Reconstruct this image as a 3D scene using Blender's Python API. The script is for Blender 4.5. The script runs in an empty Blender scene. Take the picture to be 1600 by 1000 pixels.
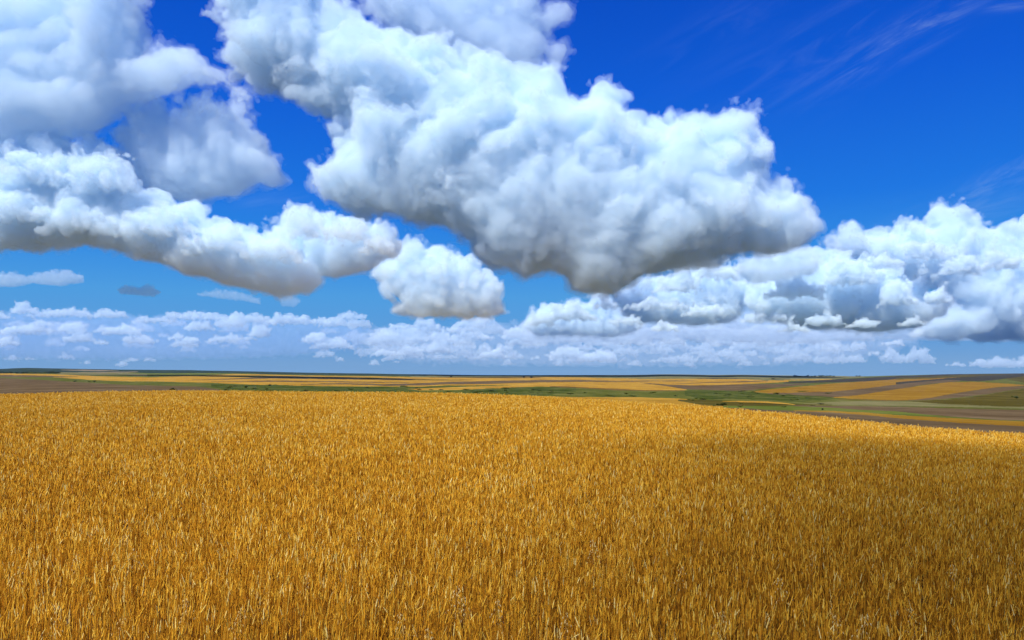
import bpy, math
import numpy as np
import openvdb
from mathutils import Vector

R_ = math.radians
S = bpy.context.scene
COL = S.collection
DEV = ''

# ------------------------------------------------------------------ camera
F_PX, CX, YH = 1256.0, 800.0, 588.0      # focal length in photo pixels, centre column, level line
CAM_Z = 3.0
cam = bpy.data.objects.new('camera', bpy.data.cameras.new('camera'))
COL.objects.link(cam)
cam.location = (0, 0, CAM_Z)
cam.rotation_euler = (R_(90), 0, 0)
cam.data.sensor_width = 36
cam.data.lens = 36 * F_PX / 1600
cam.data.shift_y = (YH - 500) / 1600
cam.data.clip_start = 0.1
cam.data.clip_end = 200000
S.camera = cam

# ------------------------------------------------------------------ light and exposure
SUN_EL, SUN_AZ = R_(50), R_(215)          # azimuth clockwise from +Y: behind the camera, to its left
sdir = Vector((math.sin(SUN_AZ) * math.cos(SUN_EL), math.cos(SUN_AZ) * math.cos(SUN_EL), math.sin(SUN_EL)))
sun = bpy.data.objects.new('sun', bpy.data.lights.new('sun', 'SUN'))
COL.objects.link(sun)
sun.data.energy = 5.0
sun.data.angle = R_(0.53)
sun.data.color = (1.0, 0.995, 0.95)
sun.rotation_euler = sdir.to_track_quat('Z', 'Y').to_euler()

W = bpy.data.worlds.new('World')
S.world = W
W.use_nodes = True
nt = W.node_tree
nt.nodes.clear()


def nd(nt, kind, **kw):
    n = nt.nodes.new(kind)
    for k, v in kw.items():
        if k.startswith('i_'):
            key = k[2:]
            n.inputs[int(key) if key.isdigit() else key.replace('_', ' ')].default_value = v
        else:
            setattr(n, k, v)
    return n


def math_n(nt, op, a, b=None, c=None, clamp=False):
    n = nt.nodes.new('ShaderNodeMath')
    n.operation = op
    n.use_clamp = clamp
    for i, v in enumerate((a, b, c)):
        if v is None:
            continue
        if isinstance(v, (int, float)):
            n.inputs[i].default_value = v
        else:
            nt.links.new(v, n.inputs[i])
    return n.outputs[0]


def mapr(nt, v, a, b, c=0.0, d=1.0, smooth=True):
    n = nt.nodes.new('ShaderNodeMapRange')
    n.interpolation_type = 'SMOOTHSTEP' if smooth else 'LINEAR'
    for i, x in enumerate((v, a, b, c, d)):
        if isinstance(x, (int, float)):
            n.inputs[i].default_value = x
        else:
            nt.links.new(x, n.inputs[i])
    return n.outputs[0]


def mixc(nt, fac, a, b, mode='MIX'):
    n = nt.nodes.new('ShaderNodeMix')
    n.data_type = 'RGBA'
    n.blend_type = mode
    for i, v in ((0, fac), (6, a), (7, b)):
        if isinstance(v, (int, float)):
            n.inputs[i].default_value = v
        elif isinstance(v, (tuple, list)):
            n.inputs[i].default_value = (*v[:3], 1)
        else:
            nt.links.new(v, n.inputs[i])
    return n.outputs[2]


SKY_STRENGTH = 0.1
SKY_GAIN = 7.7
# sky colour by elevation in degrees (display values): a clear deep blue that pales towards the horizon
SKY_RAMP = [(0.0, (120, 162, 207)), (1.0, (112, 158, 208)), (2.2, (96, 153, 212)), (5.6, (75, 154, 221)), (8.5, (48, 138, 224)),
            (12.0, (25, 116, 222)), (19.2, (10, 91, 211)), (25, (5, 77, 196)), (40, (8, 92, 190)), (90, (14, 88, 165))]


def lin(c):
    return tuple((v / 255 / 12.92) if v / 255 <= .04045 else ((v / 255 + .055) / 1.055) ** 2.4 for v in c)


def build_world():
    L = nt.links.new
    sky = nd(nt, 'ShaderNodeTexSky', sky_type='NISHITA', sun_disc=False, sun_elevation=SUN_EL, sun_rotation=SUN_AZ,
             altitude=1200, air_density=1.0, dust_density=0.1, ozone_density=4.0)
    tc = nd(nt, 'ShaderNodeTexCoord')
    sep = nd(nt, 'ShaderNodeSeparateXYZ')
    L(tc.outputs['Generated'], sep.inputs[0])
    ramp = nd(nt, 'ShaderNodeValToRGB')
    L(math_n(nt, 'POWER', math_n(nt, 'MAXIMUM', sep.outputs[2], 0.0), 0.5), ramp.inputs[0])
    els = ramp.color_ramp.elements
    for i, (deg, c) in enumerate(SKY_RAMP):
        p = math.sqrt(math.sin(R_(deg)))
        e = els[i] if i < 1 else (els[1] if i == 1 else els.new(p))
        e.position = p
        e.color = (*lin(c), 1)
    grad = mixc(nt, 1.0, ramp.outputs[0], (SKY_GAIN,) * 3, 'MULTIPLY')
    base = mixc(nt, 0.015, grad, sky.outputs[0])
    # high thin cirrus combed out by the wind
    u = math_n(nt, 'DIVIDE', sep.outputs[0], math_n(nt, 'MAXIMUM', sep.outputs[1], .05))
    v = math_n(nt, 'DIVIDE', sep.outputs[2], math_n(nt, 'MAXIMUM', sep.outputs[1], .05))
    total = None
    for (px, py, ang, ln, wd, amt, sd) in CIRRUS:
        u0, v0, a = (px - CX) / F_PX, (YH - py) / F_PX, R_(ang)
        du, dv = math_n(nt, 'SUBTRACT', u, u0), math_n(nt, 'SUBTRACT', v, v0)
        al = math_n(nt, 'ADD', math_n(nt, 'MULTIPLY', du, math.cos(a)), math_n(nt, 'MULTIPLY', dv, math.sin(a)))
        ac = math_n(nt, 'SUBTRACT', math_n(nt, 'MULTIPLY', dv, math.cos(a)), math_n(nt, 'MULTIPLY', du, math.sin(a)))
        cv = nd(nt, 'ShaderNodeCombineXYZ', i_Z=sd)
        L(math_n(nt, 'MULTIPLY', al, 5.0), cv.inputs[0])
        L(math_n(nt, 'MULTIPLY', ac, 34.0), cv.inputs[1])
        n = nd(nt, 'ShaderNodeTexNoise', i_Scale=1.0, i_Detail=9.0, i_Roughness=0.68, i_Distortion=0.9)
        L(cv.outputs[0], n.inputs['Vector'])
        m = mapr(nt, n.outputs[0], .42, .78)
        ga = math_n(nt, 'POWER', 2.718, math_n(nt, 'MULTIPLY', math_n(nt, 'POWER', math_n(nt, 'ABSOLUTE', math_n(nt, 'DIVIDE', al, ln / F_PX)), 2.0), -1.0))
        gc = math_n(nt, 'POWER', 2.718, math_n(nt, 'MULTIPLY', math_n(nt, 'POWER', math_n(nt, 'ABSOLUTE', math_n(nt, 'DIVIDE', ac, wd / F_PX)), 2.0), -1.0))
        t = math_n(nt, 'MULTIPLY', math_n(nt, 'MULTIPLY', math_n(nt, 'MULTIPLY', ga, gc), m), amt)
        total = t if total is None else math_n(nt, 'ADD', total, t)
    total = math_n(nt, 'MULTIPLY', total, math_n(nt, 'GREATER_THAN', sep.outputs[1], 0.05))
    base = mixc(nt, math_n(nt, 'MINIMUM', total, .6), base, tuple(SKY_GAIN * v for v in lin((190, 215, 240))))
    below = mixc(nt, mapr(nt, sep.outputs[2], -0.004, -0.03), base, (.38, .78, 1.7))  # blue glow added below the horizon to fill the cloud bases
    bg = nd(nt, 'ShaderNodeBackground', i_Strength=SKY_STRENGTH)
    out = nd(nt, 'ShaderNodeOutputWorld')
    L(below, bg.inputs[0])
    L(bg.outputs[0], out.inputs[0])


CIRRUS = [(1430, 55, 31, 130, 22, .30, 1.3), (1330, 60, 29, 190, 60, .08, 4.7), (1580, 275, 27, 110, 22, .28, 8.1), (1530, 320, 20, 160, 34, .15, 2.2),
          (1590, 5, 8, 40, 8, .35, 6.0), (1150, 40, 30, 160, 40, .05, 9.4), (430, 312, 3, 60, 12, .14, 3.3)]
build_world()

S.view_settings.view_transform = 'Standard'
S.view_settings.look = 'None'
S.view_settings.exposure = 0.42
S.view_settings.gamma = 1.0
S.view_settings.use_curve_mapping = False
S.render.engine = 'CYCLES'
cy = S.cycles
cy.max_bounces = 20
cy.diffuse_bounces = 3
cy.glossy_bounces = 2
cy.transmission_bounces = 4
cy.transparent_max_bounces = 48
cy.volume_bounces = 16
cy.use_denoising = True
cy.use_adaptive_sampling = True
cy.adaptive_threshold = 0.03
cy.caustics_reflective = False
cy.caustics_refractive = False


def pix(px, py, depth):
    """A point of the place: photo column and row at a distance in metres along the view."""
    return Vector(((px - CX) / F_PX * depth, depth, CAM_Z + (YH - py) / F_PX * depth))


def tag(o, label=None, cat=None, group=None, kind=None):
    for k, v in (('label', label), ('category', cat), ('group', group), ('kind', kind)):
        if v:
            o[k] = v
    return o


def mesh_obj(name, verts, faces, mat, parent=None, smooth=False, loc=None):
    me = bpy.data.meshes.new(name)
    verts = np.ascontiguousarray(verts, np.float32)
    if isinstance(faces, np.ndarray):
        n, k = faces.shape
        me.vertices.add(len(verts))
        me.vertices.foreach_set('co', verts.ravel())
        me.loops.add(n * k)
        me.loops.foreach_set('vertex_index', np.ascontiguousarray(faces, np.int32).ravel())
        me.polygons.add(n)
        me.polygons.foreach_set('loop_start', np.arange(n, dtype=np.int32) * k)
        me.polygons.foreach_set('use_smooth', np.full(n, smooth))
        me.update(calc_edges=True)
    else:
        me.from_pydata([tuple(v) for v in verts], [], faces)
    o = bpy.data.objects.new(name, me)
    COL.objects.link(o)
    if mat:
        me.materials.append(mat)
    if parent:
        o.parent = parent
    if loc is not None:
        o.location = loc
    return o


# ------------------------------------------------------------------ noise
class Perlin:
    def __init__(self, seed):
        r = np.random.RandomState(seed)
        self.p = np.concatenate([r.permutation(256)] * 2).astype(np.int32)
        g = r.normal(size=(256, 3))
        self.g = (g / np.linalg.norm(g, axis=1)[:, None]).astype(np.float32)

    def __call__(self, x, y, z):
        xi, yi, zi = np.floor(x), np.floor(y), np.floor(z)
        fx, fy, fz = (x - xi).astype(np.float32), (y - yi).astype(np.float32), (z - zi).astype(np.float32)
        xi, yi, zi = xi.astype(np.int32) & 255, yi.astype(np.int32) & 255, zi.astype(np.int32) & 255
        u, v, w = (t * t * t * (t * (t * 6 - 15) + 10) for t in (fx, fy, fz))
        p, g = self.p, self.g

        def c(dx, dy, dz):
            h = g[p[p[p[(xi + dx) & 255] + ((yi + dy) & 255)] + ((zi + dz) & 255)]]
            return h[:, 0] * (fx - dx) + h[:, 1] * (fy - dy) + h[:, 2] * (fz - dz)
        l = lambda a, b, t: a + (b - a) * t
        return l(l(l(c(0, 0, 0), c(1, 0, 0), u), l(c(0, 1, 0), c(1, 1, 0), u), v),
                 l(l(c(0, 0, 1), c(1, 0, 1), u), l(c(0, 1, 1), c(1, 1, 1), u), v), w)


def poly_sdf(poly, U, V):
    """Signed distance to a closed outline, positive inside."""
    P = np.asarray(poly, np.float32)
    d = np.full(U.shape, 1e18, np.float32)
    inside = np.zeros(U.shape, bool)
    for a, b in zip(P, np.roll(P, -1, 0)):
        e = b - a
        wx, wy = U - a[0], V - a[1]
        t = np.clip((wx * e[0] + wy * e[1]) / max(float(e @ e), 1e-9), 0, 1)
        d = np.minimum(d, (wx - e[0] * t) ** 2 + (wy - e[1] * t) ** 2)
        c1 = (a[1] <= V) & (b[1] > V) & (e[0] * wy - wx * e[1] > 0)
        c2 = (a[1] > V) & (b[1] <= V) & (e[0] * wy - wx * e[1] < 0)
        inside ^= c1 | c2
    d = np.sqrt(d)
    return np.where(inside, d, -d)



# ------------------------------------------------------------------ ground
WHEAT_H = 0.86
XT = np.array([-700, 0, 100, 200, 300, 450, 600, 700, 800, 880, 1000, 1060, 1130, 1200, 1260, 1400, 1500, 1600, 2300], np.float32)
YC = np.array([620, 617, 614, 612, 611, 612.5, 613.5, 615, 618, 623, 630, 634, 638.5, 645, 650, 665.5, 673, 680, 715], np.float32)   # crest of the near field
YCD = np.array([100, 108, 111, 114, 116, 117, 116, 112, 106, 101, 92, 87, 81, 75, 71, 65, 61, 58, 50], np.float32)                    # and how far it is
XH = np.array([-700, 0, 40, 100, 200, 300, 400, 500, 600, 700, 800, 900, 980, 1040, 1100, 1120, 1160, 1240, 1300, 1350, 1450, 1500, 1560, 1600, 2300], np.float32)
YHZ = np.array([577, 576.5, 574.8, 576, 577.5, 578.5, 580.5, 582.5, 584, 585.5, 586.3, 586, 586, 584.6, 585.5, 586, 585.3, 587, 587.5, 588, 585.5, 584.4, 583.8, 583.5, 580], np.float32)
FAR = 12000.0


def smooth_table(x, xs, ys, w=25):
    return (np.interp(x - w, xs, ys) + np.interp(x, xs, ys) * 2 + np.interp(x + w, xs, ys)) / 4


def crest(x):
    return smooth_table(x, XT, YC), smooth_table(x, XT, YCD, 80)


def near_z(X, Y):
    """Height of the ground in the near field."""
    x = CX + F_PX * X / np.maximum(Y, 4.0)
    yc, d = crest(np.clip(x, -700, 2300))
    zg = CAM_Z - (yc - YH) / F_PX * d - WHEAT_H
    s = Y / d
    a = np.minimum(s, 1.0)
    b = np.maximum(s - 1.0, 0.0)
    return zg * a * a * (3 - 2 * a) * 0.6 + zg * a * 0.4 - b * d * 0.10 - b * b * d * 0.25


def far_start(x):
    yc, d = crest(x)
    Y0 = d * 1.3
    z0 = near_z((x - CX) / F_PX * Y0, Y0)
    return YH + F_PX * (CAM_Z - z0) / Y0, Y0


def far_depth(x, y):
    """Distance of the country beyond the field that shows at photo column x, row y."""
    y0, Y0 = far_start(x)
    yh = smooth_table(x, XH, YHZ, 12)
    qq = np.clip((y0 - y) / (y0 - yh), 0, 1)
    return Y0 * (FAR / Y0) ** (qq ** 1.6)


def far_point(px, py):
    x, y = np.array([px], np.float32), np.array([py], np.float32)
    return pix(px, py, float(far_depth(x, y)[0]))


def ground_material(name, cols, scale=0.02, stretch=(1, 1, 1), fine=8.0, rough=.95, contrast=(.35, .65), speck=None):
    m = bpy.data.materials.new(name)
    m.use_nodes = True
    t = m.node_tree
    b = t.nodes['Principled BSDF']
    b.inputs['Roughness'].default_value = rough
    b.inputs['Specular IOR Level'].default_value = 0.0
    tc = nd(t, 'ShaderNodeTexCoord')
    mp = nd(t, 'ShaderNodeMapping')
    mp.inputs['Scale'].default_value = stretch
    t.links.new(tc.outputs['Object'], mp.inputs[0])
    n1 = nd(t, 'ShaderNodeTexNoise', i_Scale=scale, i_Detail=8.0, i_Roughness=0.65, i_Distortion=0.3)
    n2 = nd(t, 'ShaderNodeTexNoise', i_Scale=scale * fine, i_Detail=5.0, i_Roughness=0.7)
    for n in (n1, n2):
        t.links.new(mp.outputs[0], n.inputs['Vector'])
    f = math_n(t, 'ADD', math_n(t, 'MULTIPLY', n1.outputs[0], .6), math_n(t, 'MULTIPLY', n2.outputs[0], .4))
    rp = nd(t, 'ShaderNodeValToRGB')
    t.links.new(mapr(t, f, contrast[0], contrast[1], smooth=False), rp.inputs[0])
    els = rp.color_ramp.elements
    for i, c in enumerate(cols):
        p = i / (len(cols) - 1)
        e = els[0] if i == 0 else (els[1] if i == 1 else els.new(p))
        e.position = p
        e.color = (*c, 1)
    t.links.new(rp.outputs[0], b.inputs['Base Color'])
    return m


def near_ground():
    xs = np.linspace(-650, 2250, 170).astype(np.float32)
    ss = np.concatenate([np.linspace(.03, 1, 90), np.linspace(1.01, 1.32, 22)]).astype(np.float32)
    x, q = np.meshgrid(xs, ss, indexing='xy')
    _, d = crest(x.ravel())
    Y = q.ravel() * d
    X = (x.ravel() - CX) / F_PX * Y
    Z = near_z(X, Y)
    n, k = len(xs), len(ss)
    i = np.arange(n * k).reshape(k, n)
    F = np.stack([i[:-1, :-1], i[:-1, 1:], i[1:, 1:], i[1:, :-1]], -1).reshape(-1, 4)
    m = ground_material('straw_soil', [(.05, .028, .010), (.11, .060, .016), (.17, .10, .03)], scale=1.5, fine=6)
    o = mesh_obj('field_ground', np.stack([X, Y, Z], 1), F, m, smooth=True)
    tag(o, kind='structure')


# far country: strips of land, each (kind, [(column, top row, bottom row) ...]) as it lies on the slopes beyond the field
STRIPS = [
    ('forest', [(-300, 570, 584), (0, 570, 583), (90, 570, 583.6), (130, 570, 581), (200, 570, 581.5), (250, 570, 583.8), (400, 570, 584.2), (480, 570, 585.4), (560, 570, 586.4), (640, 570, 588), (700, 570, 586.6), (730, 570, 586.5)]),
    ('pale', [(95, 577.8, 578.4), (130, 577.5, 579.6), (165, 578.2, 579.8), (185, 579, 579.6)]),
    ('pale', [(88, 581.8, 582.2), (130, 581.6, 582.8), (200, 580.6, 582.2), (215, 580.4, 581.2)]),
    ('meadow', [(190, 583, 584.5), (260, 583.2, 584.8), (330, 582.8, 584), (400, 583.4, 584)]),
    ('haymeadow', [(90, 581.8, 586), (150, 582.5, 586.5), (200, 583, 587), (230, 584.5, 588)]),
    ('haymeadow', [(640, 588, 590), (700, 586.6, 590), (780, 586.4, 589.6), (900, 586.5, 589.5), (960, 586, 591), (1000, 583, 592.6), (1050, 583, 592), (1120, 583, 592), (1200, 584, 594), (1260, 586, 595), (1300, 586, 593), (1350, 587, 589)]),
    ('stubble', [(-300, 583.4, 587), (0, 583.4, 586), (60, 584.2, 588), (90, 584.8, 590), (150, 587.8, 594), (200, 589, 596), (235, 589.6, 596), (300, 587.3, 597.3), (340, 585.6, 598.5), (370, 584.4, 600), (400, 584.8, 601.5), (450, 586.2, 602.2), (520, 587.3, 603.6), (600, 588.3, 604), (660, 589.5, 604)]),
    ('fallow', [(0, 586, 588.6), (40, 586, 589.2), (100, 588.2, 589.4), (125, 588.6, 588.9)]),
    ('stubble', [(640, 589.6, 605), (700, 589.6, 602), (780, 589.4, 603), (850, 589.2, 604), (920, 590, 604), (1000, 592, 610), (1040, 592, 604), (1100, 592, 602), (1160, 592.4, 600.5), (1200, 594.5, 598.5), (1232, 594.6, 596.6)]),
    ('fallow', [(300, 593.4, 594), (360, 591.4, 592.8), (430, 588.6, 591.4), (500, 589.2, 592), (570, 591, 593.2), (640, 592, 594), (650, 593, 593.2)]),
    ('fallow', [(330, 596.6, 597), (420, 594.6, 596.4), (520, 595.6, 597), (600, 597, 598.2), (640, 597.6, 598)]),
    ('fallow', [(470, 600.4, 601), (540, 598.4, 600.4), (600, 600.2, 603), (660, 598.6, 602), (700, 596.6, 600.4), (760, 595.4, 600), (800, 594.4, 598.6), (850, 593.8, 597.4), (900, 593.6, 596.4), (960, 595, 596.6), (1010, 594.8, 595.8), (1060, 594.5, 595.6), (1090, 594.8, 595.2)]),
    ('thicket', [(625, 605, 607), (660, 604, 606.6), (700, 603, 605), (740, 602.2, 603.4), (800, 601.6, 602.4)]),
    ('stubble', [(600, 609.4, 610.4), (660, 606.6, 610), (720, 604.6, 609.2), (780, 602.6, 606.8), (840, 600, 603.8), (900, 598.6, 605.4), (960, 597.4, 609), (1000, 598, 610), (1040, 602, 610), (1073, 608.6, 609.4)]),
    ('fallow', [(1000, 597.8, 598.2), (1040, 600.6, 603), (1070, 602, 608), (1110, 601.8, 609.6), (1160, 600.6, 610.6), (1200, 600, 607), (1230, 600, 604), (1262, 599.5, 600.5)]),
    ('fallow', [(1050, 599.6, 600), (1110, 597.2, 598.4), (1170, 595.2, 596.8), (1200, 594.6, 595.4)]),
    ('bank', [(860, 603.2, 604.4), (900, 604.6, 606), (960, 607.4, 609.6), (1010, 609.6, 611), (1070, 609.4, 610.6)]),
    ('dark', [(1090, 591.4, 592), (1130, 590.6, 592), (1170, 591.4, 592), (1190, 591.8, 592.2)]),
    ('dark', [(1205, 592, 593), (1235, 591.6, 592.8), (1270, 596, 598.6), (1230, 598, 599)][:2]),
    ('stubble', [(1225, 593.6, 594.6), (1290, 592.2, 593.6), (1300, 592.2, 593)]),
    ('dark', [(1225, 597.6, 599), (1260, 595.2, 598.6), (1300, 593, 597.6), (1350, 590.6, 596), (1400, 588, 592.2), (1450, 586, 590.2), (1500, 584, 588), (1540, 583.5, 585.6), (1620, 583, 586), (2300, 578, 583)]),
    ('shaded_stubble', [(1175, 611.6, 612.2), (1200, 608.4, 614.4), (1250, 604, 615), (1300, 599.2, 613.6), (1350, 596, 608.8), (1400, 592.4, 601.4), (1440, 591, 597), (1480, 589.6, 592.4), (1520, 588.4, 589.4)]),
    ('olive', [(1400, 590.6, 593), (1450, 588.6, 591.4), (1500, 585.6, 589.4), (1560, 584.8, 589), (1600, 586, 598), (2300, 584, 590)]),
    ('dark', [(1400, 597.4, 600.6), (1450, 593.4, 596), (1490, 590.2, 594.6), (1530, 587.6, 595.8), (1560, 586.4, 593), (1600, 585, 588), (1640, 583, 585)]),
    ('fallow', [(1200, 614.6, 615.6), (1260, 613.2, 618), (1300, 612, 621), (1350, 607.2, 619), (1400, 600.8, 608.8), (1440, 596.4, 601.6), (1480, 593.6, 597.4), (1500, 594, 596)]),
    ('shaded_stubble', [(1303, 620.4, 621.4), (1340, 617.4, 623.6), (1400, 608.2, 625.2), (1440, 602.4, 624), (1480, 597.6, 616.4), (1520, 596.4, 610.2), (1560, 598.4, 604.6), (1600, 601.4, 602.8), (1640, 602.6, 603)]),
    ('bank', [(1310, 623.6, 624.4), (1400, 625.4, 626.8), (1440, 623.8, 625), (1480, 616.6, 617.6), (1520, 610.4, 611), (1560, 604.6, 605.2)]),
    ('fallow', [(1420, 625.4, 626.2), (1460, 621, 624.6), (1500, 613.6, 621), (1540, 607.4, 616.2), (1580, 603.6, 609.8), (1600, 603.4, 606.6), (2300, 596, 598)]),
    ('olive', [(1420, 627, 630), (1480, 624, 636), (1520, 620, 636.6), (1560, 613.6, 636.4), (1600, 607.6, 636.6), (2300, 598, 640)]),
    ("haymeadow", [(1255, 630.5, 631), (1300, 627.6, 632.6), (1350, 626.6, 633.6), (1420, 627, 635), (1480, 631.5, 635.6), (1560, 635, 637.6), (1600, 635.6, 638.4), (2300, 640, 643)]),
    ('thicket', [(330, 599.4, 605), (400, 601.6, 612.8), (430, 601.2, 609), (500, 604, 611), (545, 604.2, 614), (610, 604.6, 614), (660, 610.4, 615)]),
    ('thicket', [(720, 610, 615.4), (742, 608.2, 616), (800, 605.4, 618), (850, 604.6, 618), (900, 606, 612)]),
    ('thicket', [(1070, 610.2, 618), (1100, 610, 624), (1150, 610.4, 623), (1200, 615.6, 626), (1250, 617.4, 628), (1300, 620.6, 624)]),
    ('stubble', [(780, 617, 619), (880, 620, 624), (1000, 621, 631), (1060, 622.6, 634), (1110, 626, 636), (1145, 631, 640), (1160, 635, 636)]),
    ('olive', [(1060, 624.4, 626.6), (1100, 624.8, 633.4), (1145, 626.4, 635), (1200, 629.8, 634), (1260, 631.4, 633), (1300, 632, 633)]),
    ('stubble', [(1128, 626.4, 627), (1160, 626.4, 628.4), (1200, 627, 629.6), (1225, 629.4, 631.2), (1242, 632, 632.8)]),
    ('stubble', [(1060, 633, 635), (1110, 634.6, 636.4), (1160, 636, 637.2), (1170, 637, 637.2)]),
    ('meadow', [(1130, 634, 637.6), (1200, 634.4, 640.4), (1260, 635.4, 641.4), (1330, 636.4, 643), (1400, 643, 648), (1450, 647.4, 650), (1470, 649, 650)]),
    ('fallow', [(1240, 632.8, 634.4), (1300, 634.2, 637), (1350, 634.4, 640.6), (1400, 635.6, 642.6), (1450, 637, 648), (1500, 638.4, 652), (1560, 639.6, 656), (1600, 640.4, 657), (2300, 648, 690)]),
    ("fallow", [(985, 631.6, 640), (1060, 634.2, 645), (1110, 636.6, 660), (1160, 637.4, 670), (1200, 640.4, 680), (1260, 643, 690), (1330, 645.6, 700), (1400, 653.4, 700), (1500, 661, 720), (1600, 666, 740), (2300, 690, 800)]),
    ('shaded_stubble', [(1240, 641, 642), (1300, 642, 644.6), (1350, 644.4, 648.4), (1400, 648.6, 653.4), (1450, 651.4, 657), (1500, 654, 661), (1550, 656.4, 663.6), (1600, 658.4, 666), (2300, 690, 705)]),
    ('fallow', [(-300, 590, 650), (0, 590.6, 650), (30, 591.8, 650), (60, 593.4, 650), (100, 595.8, 650), (150, 598.8, 650), (200, 601.6, 650), (260, 602.8, 650), (305, 603.6, 650), (322, 605.2, 650), (334, 607.2, 650), (348, 609.6, 650), (362, 613, 650)]),
]
LAND = {
    'grass': ('grass_field', [(.042, .048, .009), (.080, .085, .016), (.16, .14, .045)], .012),
    'meadow': ('grass_field', [(.055, .072, .012), (.095, .115, .020), (.16, .155, .045)], .012),
    'haymeadow': ('grass_field', [(.085, .078, .028), (.135, .12, .046), (.20, .17, .075)], .008),
    'olive': ('grass_field', [(.040, .032, .007), (.070, .054, .011), (.11, .083, .022)], .010),  # olive grass, darkened further to put shade into the right-hand slopes
    'thicket': ('grass_field', [(.016, .025, .005), (.050, .064, .012), (.14, .125, .04)], .018),
    'bank': ('grass_field', [(.08, .042, .010), (.13, .07, .02), (.17, .11, .04)], .02),
    'stubble': ('stubble_field', [(.20, .095, .010), (.33, .175, .024), (.44, .26, .05)], .006),
    'shaded_stubble': ('stubble_field', [(.15, .068, .006), (.21, .108, .013), (.29, .165, .03)], .009),  # stubble again, darkened to put shade into the right-hand strips
    'fallow': ('ploughed_field', [(.060, .038, .018), (.100, .064, .032), (.16, .11, .058)], .010),
    'dark': ('ploughed_field', [(.024, .020, .014), (.040, .034, .024), (.065, .052, .036)], .010),  # ploughed land with cloud shade on the far hills put into its colour
    'pale': ('fallow_field', [(.13, .095, .06), (.18, .135, .085), (.24, .18, .12)], .006),
    'forest': ('far_forest', [(.014, .024, .018), (.024, .038, .026), (.042, .055, .036)], .006),  # wooded skyline; cloud shade over the hills is put into its dark colour
}


def far_land():
    N = Perlin(77)
    xs = np.concatenate([np.linspace(-420, -40, 120), np.linspace(-38, 1640, 2300), np.linspace(1645, 2050, 120)]).astype(np.float32)
    nx = len(xs)
    y0, Y0 = far_start(xs)
    yh = smooth_table(xs, XH, YHZ, 12)
    yc, _ = crest(xs)
    rows = np.concatenate([np.linspace(0, 1, 14)[:-1], np.linspace(1, 2, 250)])
    ym = yc + 3
    y = np.where(rows[:, None] < 1, y0 + (ym - y0) * rows[:, None], ym + (yh - ym) * (rows[:, None] - 1)).astype(np.float32)
    x = np.broadcast_to(xs, y.shape).astype(np.float32)
    q = np.clip((y0 - y) / (y0 - yh), 0, 1)
    Y = (Y0 * (FAR / Y0) ** (q ** 1.6)).astype(np.float32)
    X = (x - CX) / F_PX * Y
    # small unevenness of the land itself
    bump = .35 * N((x / 40).ravel(), (np.log(Y) * 6).ravel(), np.full(x.size, .5, np.float32)).reshape(x.shape)
    Z = CAM_Z - (y + bump * (rows[:, None] > 1) - YH) / F_PX * Y
    # a last far slope that drops away behind the skyline
    X = np.vstack([X, X[-1:] * 1.15])
    Z = np.vstack([Z, Z[-1:] - 250])
    Y = np.vstack([Y, Y[-1:] * 1.15])
    k = y.shape[0] + 1
    # what grows on each patch
    cxm = (x[:-1, :-1] + x[1:, 1:]) / 2
    cym = (y[:-1, :-1] + y[1:, 1:]) / 2
    lw = np.log((Y[:-2, :-1]))
    wob = .38 * N((cxm / 14).ravel(), (lw * 14).ravel(), np.full(cxm.size, 2.5, np.float32)).reshape(cxm.shape) \
        + .22 * N((cxm / 4).ravel(), (lw * 30).ravel(), np.full(cxm.size, 4.5, np.float32)).reshape(cxm.shape)
    own = np.full(cxm.shape, -1, np.int32)
    for n, (kind, pts) in enumerate(STRIPS):
        P = np.array(pts, np.float32)
        t = np.interp(cxm[0], P[:, 0], P[:, 1], left=9e9, right=9e9)
        b = np.interp(cxm[0], P[:, 0], P[:, 2], left=-9e9, right=-9e9)
        rag = 2.2 if kind == 'thicket' else 1.0
        own[(cym + wob * rag >= t) & (cym + wob * rag <= b)] = n
    own = np.vstack([own, own[-1:]])
    idx = np.arange(k * nx).reshape(k, nx)
    F = np.stack([idx[:-1, :-1], idx[:-1, 1:], idx[1:, 1:], idx[1:, :-1]], -1)
    V = np.stack([X, Y, Z], -1).reshape(-1, 3)
    mats = {}
    for n in [-1] + list(range(len(STRIPS))):
        sel = F[own == n]
        if not len(sel):
            continue
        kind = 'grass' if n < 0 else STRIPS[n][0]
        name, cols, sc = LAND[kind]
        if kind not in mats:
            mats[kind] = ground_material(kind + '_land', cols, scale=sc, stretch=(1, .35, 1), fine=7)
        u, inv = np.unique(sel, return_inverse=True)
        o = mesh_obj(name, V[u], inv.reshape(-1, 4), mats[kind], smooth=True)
        tag(o, kind='stuff' if kind == 'forest' else 'structure')


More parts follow.
